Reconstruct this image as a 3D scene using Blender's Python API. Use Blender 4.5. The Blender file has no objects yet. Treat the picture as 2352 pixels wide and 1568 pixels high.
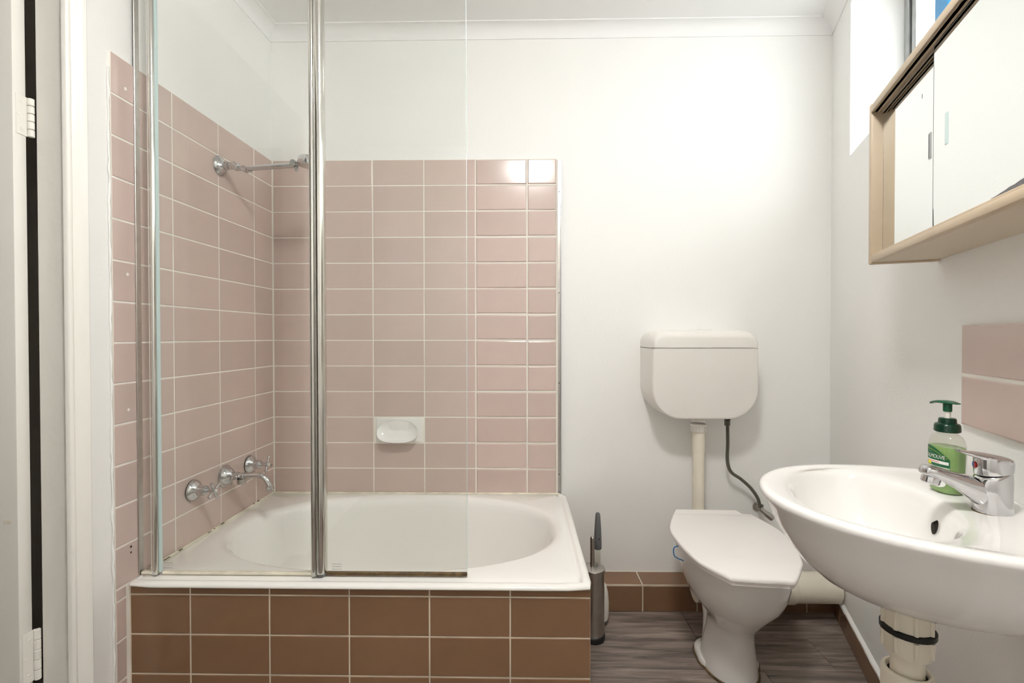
import bpy, bmesh, math, random
from mathutils import Vector, Matrix
random.seed(7)
SC = bpy.context.scene
COL = SC.collection
PI = math.pi

# ------------------------------------------------------------------ camera, world, exposure
cam = bpy.data.cameras.new('camera')
cam.sensor_width = 36.0
cam.lens = 36.0 * 1096.13 / 2352.0
cam.clip_start = 0.02
cam_o = bpy.data.objects.new('camera', cam)
COL.objects.link(cam_o)
cam_o.matrix_world = (Matrix.Translation((0.9745, -1.8562, 1.0166)) @ Matrix.Rotation(0.018145, 4, 'Z')
                      @ Matrix.Rotation(PI / 2 - 0.011157, 4, 'X') @ Matrix.Rotation(-0.00125, 4, 'Z'))
SC.camera = cam_o
SC.view_settings.view_transform = 'Standard'
SC.view_settings.look = 'None'
SC.view_settings.gamma = 1.0
SC.view_settings.use_curve_mapping = False
SC.view_settings.exposure = 0.48

SC.cycles.max_bounces = 8
SC.cycles.diffuse_bounces = 6
SC.cycles.glossy_bounces = 3
SC.cycles.transmission_bounces = 4
SC.cycles.transparent_max_bounces = 8
SC.cycles.caustics_refractive = False
SC.cycles.caustics_reflective = False
SC.cycles.use_light_tree = False
SC.cycles.adaptive_threshold = 0.05

world = bpy.data.worlds.new('sky')
SC.world = world
world.use_nodes = True
world.node_tree.nodes['Background'].inputs[0].default_value = (0.80, 0.90, 1.0, 1)
world.node_tree.nodes['Background'].inputs[1].default_value = 1.0

WINDOW_POWER = 2.4      # radiance of the daylit frosted pane
LAMP_POWER = 85.0        # radiance of the ceiling lamp's diffuser

# ------------------------------------------------------------------ materials
def hexlin(r, g, b):
    f = lambda c: (c / 12.92 if c <= 0.04045 else ((c + 0.055) / 1.055) ** 2.4)
    return (f(r / 255), f(g / 255), f(b / 255), 1)

def mat(name, col, rough=0.5, metal=0.0, var=0.0, noise=0.0, nscale=8.0, bump=0.0, bscale=120.0,
        spec=0.5, coat=0.0, trans=0.0, ior=1.45, emit=None, estr=0.0, rvar=0.0):
    m = bpy.data.materials.new(name)
    m.use_nodes = True
    nt = m.node_tree
    N, L = nt.nodes, nt.links
    p = N['Principled BSDF']
    c = col if len(col) == 4 else (*col, 1)
    p.inputs['Base Color'].default_value = c
    p.inputs['Roughness'].default_value = rough
    p.inputs['Metallic'].default_value = metal
    p.inputs['Specular IOR Level'].default_value = spec
    p.inputs['Coat Weight'].default_value = coat
    p.inputs['Coat Roughness'].default_value = 0.05
    p.inputs['Transmission Weight'].default_value = trans
    p.inputs['IOR'].default_value = ior
    if emit:
        p.inputs['Emission Color'].default_value = (*emit, 1)
        p.inputs['Emission Strength'].default_value = estr
    m.diffuse_color = c
    val = None
    if var or noise:
        h = N.new('ShaderNodeHueSaturation')
        h.inputs['Color'].default_value = c
        terms = []
        if var:
            oi = N.new('ShaderNodeObjectInfo')
            mr = N.new('ShaderNodeMapRange')
            mr.inputs['To Min'].default_value = 1 - var
            mr.inputs['To Max'].default_value = 1 + var
            L.new(oi.outputs['Random'], mr.inputs['Value'])
            terms.append(mr.outputs['Result'])
        if noise:
            tc = N.new('ShaderNodeTexCoord')
            nz = N.new('ShaderNodeTexNoise')
            nz.inputs['Scale'].default_value = nscale
            nz.inputs['Detail'].default_value = 2
            L.new(tc.outputs['Object'], nz.inputs['Vector'])
            mr = N.new('ShaderNodeMapRange')
            mr.inputs['From Min'].default_value = 0.25
            mr.inputs['From Max'].default_value = 0.75
            mr.inputs['To Min'].default_value = 1 - noise
            mr.inputs['To Max'].default_value = 1 + noise
            L.new(nz.outputs['Fac'], mr.inputs['Value'])
            terms.append(mr.outputs['Result'])
        out = terms[0]
        if len(terms) == 2:
            mm = N.new('ShaderNodeMath')
            mm.operation = 'MULTIPLY'
            L.new(terms[0], mm.inputs[0])
            L.new(terms[1], mm.inputs[1])
            out = mm.outputs[0]
        L.new(out, h.inputs['Value'])
        L.new(h.outputs['Color'], p.inputs['Base Color'])
    if bump:
        tc = N.new('ShaderNodeTexCoord')
        nz = N.new('ShaderNodeTexNoise')
        nz.inputs['Scale'].default_value = bscale
        nz.inputs['Detail'].default_value = 1
        L.new(tc.outputs['Object'], nz.inputs['Vector'])
        b = N.new('ShaderNodeBump')
        b.inputs['Strength'].default_value = bump
        b.inputs['Distance'].default_value = 0.01
        L.new(nz.outputs['Fac'], b.inputs['Height'])
        L.new(b.outputs['Normal'], p.inputs['Normal'])
    if rvar:
        tc = N.new('ShaderNodeTexCoord')
        nz = N.new('ShaderNodeTexNoise')
        nz.inputs['Scale'].default_value = 6.0
        nz.inputs['Detail'].default_value = 2
        L.new(tc.outputs['Object'], nz.inputs['Vector'])
        mr = N.new('ShaderNodeMapRange')
        mr.inputs['To Min'].default_value = max(0.02, rough - rvar)
        mr.inputs['To Max'].default_value = rough + rvar
        L.new(nz.outputs['Fac'], mr.inputs['Value'])
        L.new(mr.outputs['Result'], p.inputs['Roughness'])
    return m

def thin_glass(name, tint, rough=0.0, fac_boost=1.0):
    m = bpy.data.materials.new(name)
    m.use_nodes = True
    nt = m.node_tree
    N, L = nt.nodes, nt.links
    N.remove(N['Principled BSDF'])
    out = N['Material Output']
    t = N.new('ShaderNodeBsdfTransparent')
    t.inputs[0].default_value = (*tint, 1)
    g = N.new('ShaderNodeBsdfGlossy')
    g.inputs['Roughness'].default_value = rough
    lw = N.new('ShaderNodeLayerWeight')          # Schlick reflectance of a thin pane (same from both faces)
    pw_ = N.new('ShaderNodeMath')
    pw_.operation = 'POWER'
    pw_.inputs[1].default_value = 5.0
    L.new(lw.outputs['Facing'], pw_.inputs[0])
    fr = N.new('ShaderNodeMath')
    fr.operation = 'MULTIPLY_ADD'
    fr.inputs[1].default_value = 0.96
    fr.inputs[2].default_value = 0.04
    L.new(pw_.outputs[0], fr.inputs[0])
    mx = N.new('ShaderNodeMixShader')
    mm = N.new('ShaderNodeMath')
    mm.operation = 'MULTIPLY'
    mm.inputs[1].default_value = fac_boost
    L.new(fr.outputs[0], mm.inputs[0])
    L.new(mm.outputs[0], mx.inputs[0])
    L.new(t.outputs[0], mx.inputs[1])
    L.new(g.outputs[0], mx.inputs[2])
    L.new(mx.outputs[0], out.inputs['Surface'])
    return m

M = {}
M['paint'] = mat('wall_paint', (0.88, 0.873, 0.855), 0.55, bump=0.05, bscale=130)
M['ceil'] = mat('ceiling_paint', (0.88, 0.875, 0.87), 0.6)
M['gloss'] = mat('gloss_paint', (0.82, 0.80, 0.75), 0.28, bump=0.05, bscale=60)
M['tile'] = mat('pink_tile', (0.585, 0.465, 0.42), 0.17, var=0.05, noise=0.03, nscale=14)
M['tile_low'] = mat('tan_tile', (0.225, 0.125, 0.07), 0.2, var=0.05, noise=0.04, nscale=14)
M['grout'] = mat('grout', (0.82, 0.79, 0.73), 0.8, noise=0.10, nscale=5)
M['grout_low'] = mat('grout_dirty', (0.66, 0.58, 0.46), 0.85, noise=0.2, nscale=9)
M['enamel'] = mat('white_enamel', (0.88, 0.865, 0.83), 0.13, coat=0.4)
M['ceramic'] = mat('white_ceramic', (0.83, 0.815, 0.795), 0.08, coat=0.5)
M['plastic'] = mat('white_plastic', (0.80, 0.775, 0.73), 0.30)
M['lid'] = mat('lid_plastic', (0.90, 0.865, 0.84), 0.22)
M['pvc'] = mat('cream_pvc', (0.76, 0.71, 0.60), 0.4, noise=0.05, nscale=10)
M['chrome'] = mat('chrome', (0.62, 0.62, 0.63), 0.10, metal=1.0, rvar=0.06)
M['chrome_post'] = mat('post_chrome', (0.66, 0.65, 0.61), 0.13, metal=1.0)
M['steel'] = mat('brushed_steel', (0.50, 0.48, 0.45), 0.33, metal=1.0, noise=0.1, nscale=30)
M['alu'] = mat('aluminium', (0.50, 0.51, 0.51), 0.35, metal=1.0, noise=0.12, nscale=25)
M['black'] = mat('black_plastic', (0.012, 0.012, 0.012), 0.45)
M['dark'] = mat('dark_gap', (0.02, 0.016, 0.012), 0.9)
M['grey'] = mat('grey_plastic', (0.15, 0.155, 0.155), 0.45)
M['brown'] = mat('brown_grime', (0.13, 0.085, 0.04), 0.8, noise=0.5, nscale=60)
M['seal'] = mat('sealant', (0.72, 0.68, 0.56), 0.5, noise=0.2, nscale=25)
M['beige'] = mat('beige_laminate', (0.56, 0.45, 0.32), 0.42, noise=0.04, nscale=20)
M['beige_in'] = mat('beige_underside', (0.64, 0.55, 0.43), 0.5)
M['hose'] = mat('braided_steel', (0.22, 0.21, 0.18), 0.4, metal=0.8, bump=0.8, bscale=900)
M['blue'] = mat('blue_plastic', (0.02, 0.16, 0.42), 0.4)
M['skyblue'] = mat('light_blue_plastic', (0.05, 0.30, 0.62), 0.4)
M['red'] = mat('red_dot', (0.5, 0.02, 0.02), 0.4)
M['glass'] = thin_glass('screen_glass', (0.982, 0.991, 0.984), 0.0)
M['glass_edge'] = mat('glass_edge', (0.62, 0.76, 0.75), 0.2)
M['clear'] = thin_glass('clear_plastic', (0.95, 0.96, 0.92), 0.03)
M['liquid'] = mat('green_soap', (0.46, 0.72, 0.28), 0.12, trans=0.55, ior=1.33)
M['dkgreen'] = mat('dark_green_plastic', (0.002, 0.030, 0.014), 0.22)
M['green'] = mat('pump_green', (0.004, 0.085, 0.035), 0.25)
M['label_g'] = mat('label_green', (0.008, 0.12, 0.045), 0.3)
M['label_w'] = mat('label_white', (0.85, 0.86, 0.83), 0.4)
M['label_y'] = mat('label_yellow', (0.75, 0.70, 0.04), 0.4)
M['label_r'] = mat('label_pink', (0.80, 0.25, 0.25), 0.4)
M['mark'] = mat('etched_mark', (0.42, 0.42, 0.40), 0.7)
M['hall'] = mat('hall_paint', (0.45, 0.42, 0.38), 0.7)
M['lamp'] = mat('lamp_diffuser', (0.9, 0.88, 0.82), 0.4, emit=(1.0, 0.985, 0.945), estr=LAMP_POWER)

def mirror_mat():
    m = bpy.data.materials.new('mirror_silver')
    m.use_nodes = True
    nt = m.node_tree
    N, L = nt.nodes, nt.links
    p = N['Principled BSDF']
    p.inputs['Metallic'].default_value = 1
    p.inputs['Base Color'].default_value = (0.90, 0.915, 0.905, 1)
    p.inputs['Roughness'].default_value = 0.02
    return m
M['mirror'] = mirror_mat()
M['mirror_stain'] = mat('mirror_corrosion', (0.13, 0.13, 0.14), 0.5, noise=0.3, nscale=80)

def pane_mat():
    m = bpy.data.materials.new('frosted_daylit_pane')
    m.use_nodes = True
    nt = m.node_tree
    N, L = nt.nodes, nt.links
    p = N['Principled BSDF']
    p.inputs['Base Color'].default_value = (0.7, 0.75, 0.72, 1)
    p.inputs['Roughness'].default_value = 0.35
    tc = N.new('ShaderNodeTexCoord')
    vo = N.new('ShaderNodeTexVoronoi')
    vo.inputs['Scale'].default_value = 220
    L.new(tc.outputs['Object'], vo.inputs['Vector'])
    b = N.new('ShaderNodeBump')
    b.inputs['Strength'].default_value = 0.5
    b.inputs['Distance'].default_value = 0.002
    L.new(vo.outputs['Distance'], b.inputs['Height'])
    L.new(b.outputs['Normal'], p.inputs['Normal'])
    p.inputs['Emission Strength'].default_value = WINDOW_POWER
    p.inputs['Emission Color'].default_value = (0.95, 1.0, 0.985, 1)
    return m
M['pane'] = pane_mat()

def wood_mat():
    m = bpy.data.materials.new('grey_vinyl_plank')
    m.use_nodes = True
    nt = m.node_tree
    N, L = nt.nodes, nt.links
    p = N['Principled BSDF']
    p.inputs['Roughness'].default_value = 0.42
    tc = N.new('ShaderNodeTexCoord')
    oi = N.new('ShaderNodeObjectInfo')
    add = N.new('ShaderNodeVectorMath')
    add.operation = 'ADD'
    sc = N.new('ShaderNodeVectorMath')
    sc.operation = 'SCALE'
    cx = N.new('ShaderNodeCombineXYZ')
    L.new(oi.outputs['Random'], cx.inputs[0])
    L.new(oi.outputs['Random'], cx.inputs[1])
    L.new(cx.outputs[0], sc.inputs[0])
    sc.inputs['Scale'].default_value = 37.0
    L.new(tc.outputs['Object'], add.inputs[0])
    L.new(sc.outputs[0], add.inputs[1])
    mp = N.new('ShaderNodeMapping')
    mp.inputs['Scale'].default_value = (2.4, 26.0, 1.0)
    L.new(add.outputs[0], mp.inputs['Vector'])
    n1 = N.new('ShaderNodeTexNoise')
    n1.inputs['Scale'].default_value = 1.6
    n1.inputs['Detail'].default_value = 9
    n1.inputs['Roughness'].default_value = 0.62
    n1.inputs['Distortion'].default_value = 0.7
    L.new(mp.outputs[0], n1.inputs['Vector'])
    cr = N.new('ShaderNodeValToRGB')
    e = cr.color_ramp.elements
    e[0].position = 0.30
    e[0].color = hexlin(70, 62, 58)
    e[1].position = 0.72
    e[1].color = hexlin(172, 158, 147)
    e2 = cr.color_ramp.elements.new(0.45)
    e2.color = hexlin(115, 103, 96)
    e3 = cr.color_ramp.elements.new(0.56)
    e3.color = hexlin(142, 128, 119)
    L.new(n1.outputs['Fac'], cr.inputs[0])
    h = N.new('ShaderNodeHueSaturation')
    mr = N.new('ShaderNodeMapRange')
    mr.inputs['To Min'].default_value = 0.88
    mr.inputs['To Max'].default_value = 1.12
    L.new(oi.outputs['Random'], mr.inputs['Value'])
    L.new(mr.outputs[0], h.inputs['Value'])
    L.new(cr.outputs[0], h.inputs['Color'])
    L.new(h.outputs[0], p.inputs['Base Color'])
    b = N.new('ShaderNodeBump')
    b.inputs['Strength'].default_value = 0.12
    b.inputs['Distance'].default_value = 0.003
    L.new(n1.outputs['Fac'], b.inputs['Height'])
    L.new(b.outputs[0], p.inputs['Normal'])
    return m
M['wood'] = wood_mat()

# ------------------------------------------------------------------ mesh helpers
class MB:
    def __init__(s):
        s.v, s.f = [], []
    def add(s, vs, fs):
        o = len(s.v)
        s.v += [tuple(v) for v in vs]
        s.f += [tuple(i + o for i in f) for f in fs]
        return s
    def box(s, x0, x1, y0, y1, z0, z1):
        x0, x1 = sorted((x0, x1)); y0, y1 = sorted((y0, y1)); z0, z1 = sorted((z0, z1))
        return s.add([(x0, y0, z0), (x1, y0, z0), (x1, y1, z0), (x0, y1, z0), (x0, y0, z1), (x1, y0, z1), (x1, y1, z1), (x0, y1, z1)],
                     [(0, 3, 2, 1), (4, 5, 6, 7), (0, 1, 5, 4), (1, 2, 6, 5), (2, 3, 7, 6), (3, 0, 4, 7)])
    def rbox(s, x0, x1, y0, y1, z0, z1, r=0.003, seg=2):
        x0, x1 = sorted((x0, x1)); y0, y1 = sorted((y0, y1)); z0, z1 = sorted((z0, z1))
        bm = bmesh.new()
        bmesh.ops.create_cube(bm, size=1.0)
        for v in bm.verts:
            v.co = Vector(((x0 + x1) / 2 + v.co.x * (x1 - x0), (y0 + y1) / 2 + v.co.y * (y1 - y0), (z0 + z1) / 2 + v.co.z * (z1 - z0)))
        bmesh.ops.bevel(bm, geom=bm.edges[:], offset=min(r, 0.49 * min(x1 - x0, y1 - y0, z1 - z0)), segments=seg, affect='EDGES', profile=0.5)
        bm.verts.index_update()
        s.add([v.co for v in bm.verts], [[v.index for v in f.verts] for f in bm.faces])
        bm.free()
        return s
    def loft(s, rings, cap0=True, cap1=True):
        n = len(rings[0])
        vs = [p for r in rings for p in r]
        fs = []
        for k in range(len(rings) - 1):
            for i in range(n):
                j = (i + 1) % n
                fs.append((k * n + i, k * n + j, (k + 1) * n + j, (k + 1) * n + i))
        if cap0:
            fs.append(tuple(range(n - 1, -1, -1)))
        if cap1:
            fs.append(tuple((len(rings) - 1) * n + i for i in range(n)))
        return s.add(vs, fs)
    def lathe(s, prof, origin=(0, 0, 0), axis=(0, 0, 1), n=32, cap=True):
        a = Vector(axis).normalized()
        u = a.orthogonal().normalized()
        w = a.cross(u)
        o = Vector(origin)
        rings = [[o + a * h + (u * math.cos(2 * PI * i / n) + w * math.sin(2 * PI * i / n)) * max(r, 1e-5) for i in range(n)] for r, h in prof]
        return s.loft(rings, cap, cap)
    def tube(s, pts, r, n=16, cap=True):
        pts = [Vector(p) for p in pts]
        rr = r if isinstance(r, (list, tuple)) else [r] * len(pts)
        rings = []
        t0 = (pts[1] - pts[0]).normalized()
        u = t0.orthogonal().normalized()
        for i, p in enumerate(pts):
            if i == 0: t = pts[1] - pts[0]
            elif i == len(pts) - 1: t = pts[-1] - pts[-2]
            else: t = (pts[i + 1] - pts[i]).normalized() + (pts[i] - pts[i - 1]).normalized()
            t.normalize()
            u = (u - t * u.dot(t)).normalized()
            w = t.cross(u)
            rings.append([p + (u * math.cos(2 * PI * k / n) + w * math.sin(2 * PI * k / n)) * rr[i] for k in range(n)])
        return s.loft(rings, cap, cap)
    def build(s, name, m, parent=None, smooth=35, loc=None, rotz=0.0):
        me = bpy.data.meshes.new(name)
        me.from_pydata(s.v, [], s.f)
        bm = bmesh.new()
        bm.from_mesh(me)
        bmesh.ops.recalc_face_normals(bm, faces=bm.faces[:])
        bm.to_mesh(me)
        bm.free()
        me.materials.append(M[m] if isinstance(m, str) else m)
        if smooth:
            me.shade_smooth()
            me.set_sharp_from_angle(angle=math.radians(smooth))
        o = bpy.data.objects.new(name, me)
        COL.objects.link(o)
        if parent is not None:
            o.parent = parent
        if loc is not None:
            o.location = loc
        o.rotation_euler = (0, 0, rotz)
        return o

def crom(pts, k=6, closed=False):
    P = [Vector(p) for p in pts]
    n = len(P)
    out = []
    rng = n if closed else n - 1
    for i in range(rng):
        p1, p2 = P[i], P[(i + 1) % n]
        p0 = P[i - 1] if (closed or i > 0) else p1 * 2 - p2
        p3 = P[(i + 2) % n] if (closed or i + 2 < n) else p2 * 2 - p1
        for j in range(k):
            t = j / k
            out.append(0.5 * ((2 * p1) + (p2 - p0) * t + (2 * p0 - 5 * p1 + 4 * p2 - p3) * t * t + (3 * p1 - p0 - 3 * p2 + p3) * t ** 3))
    if not closed:
        out.append(P[-1])
    return out

def rrect(w0, w1, h0, h1, radii, k=6):
    """outline in 2-D, corners (w0,h0),(w1,h0),(w1,h1),(w0,h1) with own radii"""
    out = []
    cs = [(w0, h0, 1, 1, PI), (w1, h0, -1, 1, 1.5 * PI), (w1, h1, -1, -1, 0), (w0, h1, 1, -1, 0.5 * PI)]
    for (x, y, sx, sy, a0), r in zip(cs, radii):
        cx, cy = x + sx * r, y + sy * r
        for i in range(k + 1):
            a = a0 + 0.5 * PI * i / k
            out.append((cx + r * math.cos(a), cy + r * math.sin(a)))
    return out

def inset(poly, d):
    n = len(poly)
    A = sum(poly[i][0] * poly[(i + 1) % n][1] - poly[(i + 1) % n][0] * poly[i][1] for i in range(n))
    sg = 1 if A > 0 else -1
    out = []
    for i in range(n):
        p0, p1, p2 = Vector(poly[i - 1]), Vector(poly[i]), Vector(poly[(i + 1) % n])
        e = (p2 - p0)
        if e.length < 1e-9:
            out.append(tuple(p1)); continue
        e.normalize()
        nrm = Vector((-e.y, e.x)) * sg
        out.append(tuple(p1 + nrm * d))
    return out

def tag(o, label, cat, group=None, kind=None):
    o['label'] = label
    o['category'] = cat
    if group: o['group'] = group
    if kind: o['kind'] = kind
    return o

def thing(name, label, cat, loc=(0, 0, 0), rotz=0.0, group=None):
    o = bpy.data.objects.new(name, None)
    o.empty_display_size = 0.05
    COL.objects.link(o)
    o.location = loc
    o.rotation_euler = (0, 0, rotz)
    return tag(o, label, cat, group)

_tile_cache = {}
def tile(parent, m, w, h, loc, face, t=0.006, b=0.0014, jit=0.0, name='tile'):
    """thin bevelled tile, local frame: centred, w along X, h along Z, thickness out along -Y"""
    key = (round(w, 4), round(h, 4), m, t)
    if key not in _tile_cache:
        a, c = w / 2, h / 2
        mb = MB()
        rings = [[(-a, 0, -c), (a, 0, -c), (a, 0, c), (-a, 0, c)],
                 [(-a, -(t - b), -c), (a, -(t - b), -c), (a, -(t - b), c), (-a, -(t - b), c)],
                 [(-a + b * .45, -(t - b * .3), -c + b * .45), (a - b * .45, -(t - b * .3), -c + b * .45), (a - b * .45, -(t - b * .3), c - b * .45), (-a + b * .45, -(t - b * .3), c - b * .45)],
                 [(-a + b * 1.3, -t, -c + b * 1.3), (a - b * 1.3, -t, -c + b * 1.3), (a - b * 1.3, -t, c - b * 1.3), (-a + b * 1.3, -t, c - b * 1.3)]]
        mb.loft(rings, False, True)
        o = mb.build(name, m, None, smooth=0)
        _tile_cache[key] = o.data
        first = o
    else:
        first = bpy.data.objects.new(name, _tile_cache[key])
        COL.objects.link(first)
    first.parent = parent
    first.location = loc
    rx = random.uniform(-jit, jit)
    rz = random.uniform(-jit, jit)
    if face == 'back':      # wall normal -Y
        first.rotation_euler = (rx, 0, rz)
    elif face == 'left':    # normal +X
        first.rotation_euler = (rx, 0, PI / 2 + rz)
    elif face == 'right':   # normal -X
        first.rotation_euler = (rx, 0, -PI / 2 + rz)
    elif face == 'up':      # normal +Z
        first.rotation_euler = (-PI / 2 + rx, 0, 0)
    return first

# ------------------------------------------------------------------ room shell
ZC = 2.208            # ceiling height
YB = -2.45            # wall behind the camera
TT = 1.7016           # top of the tiled area
LA = -0.01567         # rotation of the left wall
RP = Vector((2.165, 0, 0))
RA = math.radians(159.85)     # right wall frame: local +X into the room, local +Y along the wall towards the camera

def struct(name, label, cat, mb, m, loc=None, rotz=0.0, smooth=0):
    o = mb.build(name, m, None, smooth, loc, rotz)
    return tag(o, label, cat, kind='structure')

# floor with planks
floor = struct('floor', 'grey wood-look vinyl plank floor', 'floor', MB().box(-0.1, 2.5, YB - .1, 0.1, -0.06, -0.0042), 'dark')
row = 0
y1 = -0.098
PW, PL = 0.1525, 0.914
joints = {0: 1.565, 1: 1.02, 2: 1.711, 3: 1.33, 4: .95}
while y1 > YB:
    y0 = max(y1 - PW, YB)
    jx = joints.get(row, random.uniform(0.9, 1.75))
    xs = [0.0]
    x = jx - PL * math.ceil(jx / PL)
    edges = []
    while x < 2.2:
        edges.append(x); x += PL
    edges.append(x)
    for a, b in zip(edges[:-1], edges[1:]):
        a2, b2 = max(a, -0.04), min(b, 2.17 - 0.367 * max(0, -y1 - 0.0) + 0.09)
        if b2 - a2 < 0.02: continue
        w, h = (b2 - a2) / 2 - 0.0004, (y1 - y0) / 2 - 0.0004
        c = 0.0006
        mb = MB()
        mb.loft([[(-w, -h, -.004), (w, -h, -.004), (w, h, -.004), (-w, h, -.004)],
                 [(-w, -h, -c), (w, -h, -c), (w, h, -c), (-w, h, -c)],
                 [(-w + c, -h + c, 0), (w - c, -h + c, 0), (w - c, h - c, 0), (-w + c, h - c, 0)]])
        mb.build('plank', 'wood', floor, 0, ((a2 + b2) / 2, (y0 + y1) / 2, 0))
    y1 = y0
    row += 1
    if y1 - YB < 0.01: break

# back wall
wall_back = struct('wall_back', 'white painted back wall, its left part tiled pink', 'wall',
                   MB().box(-0.2, 2.4, 0, 0.12, 0, ZC + .05), 'paint')
MB().box(0.0, 1.116, -0.0050, 0, 0.395, TT - .001).build('grout_bed', 'grout', wall_back, 0)
G = 0.0038
for r in range(13):
    zc = TT - 0.1 * r - 0.05
    for c in range(6):
        if c == 2 and r == 10:
            continue                      # soap dish sits here
        x0 = 0.2 * c if c else 0.0085
        x1 = min(x0 + 0.2, 1.114)
        old = c >= 4
        g = G * (1.6 if old else 1.0)
        dz = random.uniform(-.0012, .0012) if old else random.uniform(-.0003, .0003)
        tile(wall_back, 'tile', x1 - x0 - g, 0.1 - g, ((x0 + x1) / 2, 0 if not old else -0.001, zc + dz), 'back',
             jit=0.004 if old else 0.0012, t=0.006 if not old else 0.0075, b=0.0012 if not old else 0.0028)

# left wall (doorway beyond the tiles)
JY = -0.8262           # far jamb of the doorway
JN = -1.66
HD = 2.03
mb = MB()
mb.box(-0.10, 0, 0.12, -0.795, 0, ZC + .05)
mb.box(-0.070, 0, -0.795, JY, 0, ZC + .05)
mb.box(-0.10, 0, JY, JN, HD, ZC + .05)
mb.box(-0.10, 0, JN, YB - .1, 0, ZC + .05)
wall_left = struct('wall_left', 'white painted left wall, tiled pink around the bath, with doorway', 'wall', mb, 'paint', rotz=LA)
MB().box(0, 0.0050, -0.004, -0.7255, 0.0, TT - .001).build('grout_bed', 'grout', wall_left, 0)
cols = [(0.0055, 0.128), (0.128, 0.328), (0.328, 0.528), (0.528, 0.7265)]
for r in range(13):
    for (d0, d1) in cols:
        tile(wall_left, 'tile', d1 - d0 - G, 0.1 - G, (0, -(d0 + d1) / 2, TT - 0.1 * r - 0.05), 'left', jit=0.0012)
for (z0, z1) in [(0.3721, 0.4016), (0.2721, 0.3721), (0.1721, 0.2721), (0.0721, 0.1721), (0.0, 0.0721)]:
    tile(wall_left, 'tile', 0.7265 - 0.694 - G, z1 - z0 - G, (0, -(0.694 + 0.7265) / 2, (z0 + z1) / 2), 'left')

# right wall with window opening; local frame x into room, y along wall
WS0, WS1, WZ0, WZ1 = 0.236, 1.62, 1.622, 2.135
mb = MB()
mb.box(-0.2, 0, -0.1, WS0, 0, ZC + .05)
mb.box(-0.2, 0, WS0, WS1, 0, WZ0)
mb.box(-0.2, 0, WS0, WS1, WZ1, ZC + .05)
mb.box(-0.2, 0, WS1, 2.9, 0, ZC + .05)
wall_right = struct('wall_right', 'white painted right wall with a high window', 'wall', mb, 'paint', RP, RA)

# wall behind the camera and hallway beyond the doorway
struct('wall_front', 'white painted wall behind the viewer', 'wall', MB().box(-0.2, 2.4, YB - .12, YB, 0, ZC + .05), 'paint')
struct('ceiling', 'flat white painted ceiling', 'ceiling', MB().box(-1.3, 2.4, YB - .12, 0.12, ZC, ZC + .1), 'ceil')
mb = MB()
mb.box(-1.25, -1.15, YB - .1, -.70, 0, ZC)
mb.box(-1.2, -0.09, -0.70, -0.74, 0, ZC)
mb.box(-1.25, -0.1, YB - .12, YB, 0, ZC)
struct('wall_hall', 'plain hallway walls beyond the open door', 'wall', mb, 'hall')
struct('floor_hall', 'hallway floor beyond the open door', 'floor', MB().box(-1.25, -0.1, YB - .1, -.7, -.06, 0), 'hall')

# cornices
def cornice(length, name, label, loc, rotz):
    """cove profile, runs along local +X, wall at local y=0, room at -Y"""
    p, d = 0.046, 0.046
    prof = [(0, ZC), (0, ZC - d)]
    prof += [(-0.004, ZC - d), (-0.005, ZC - d + .004)]
    for i in range(9):
        a = 0.5 * PI * i / 8
        prof.append((-p + .004 + (p - .009) * math.cos(a), ZC - d + .004 + (d - .008) * math.sin(a)))
    prof += [(-p, ZC - .004), (-p, ZC)]
    mb = MB().loft([[(0, y, z) for y, z in prof], [(length, y, z) for y, z in prof]])
    return struct(name, label, 'cornice', mb, 'ceil', loc, rotz, 30)
cornice(2.2, 'trim_1', 'white coved cornice above the back wall', (-0.02, 0, 0), 0)
cornice(2.6, 'trim_2', 'white coved cornice above the left wall', (-0.04, -2.55, 0), PI / 2 + LA)
cornice(2.75, 'trim_3', 'white coved cornice above the window wall', (2.165 + .0, 0.0, 0), RA - PI / 2 - PI)

# back baseboard: tiled ledge
bb = struct('baseboard_back', 'low tan tiled ledge along the foot of the back wall', 'baseboard',
            MB().box(1.148, 2.16, 0, -0.0968, 0, 0.0998), 'grout_low')
bx = [1.150, 1.2235, 1.4235, 1.6235, 1.8235, 2.0235]
for i in range(6):
    x0 = bx[i]
    x1 = bx[i + 1] if i < 5 else 2.122
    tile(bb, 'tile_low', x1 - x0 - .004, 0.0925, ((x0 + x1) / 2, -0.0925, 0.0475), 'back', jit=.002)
    xe = x1 if i < 5 else 2.15
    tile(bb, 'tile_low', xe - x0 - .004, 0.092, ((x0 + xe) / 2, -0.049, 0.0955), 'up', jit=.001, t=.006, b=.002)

# right baseboard
br = struct('baseboard_right', 'single row of tan tiles along the foot of the window wall', 'baseboard',
            MB().box(0, 0.0045, 0.10, 2.4, 0, 0.0745), 'grout', RP, RA)
s = -0.005
prev = 0.105
for sj in [0.19 + 0.1965 * k for k in range(12)]:
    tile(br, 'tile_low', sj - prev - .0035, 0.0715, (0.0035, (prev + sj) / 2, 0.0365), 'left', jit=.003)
    prev = sj

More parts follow.
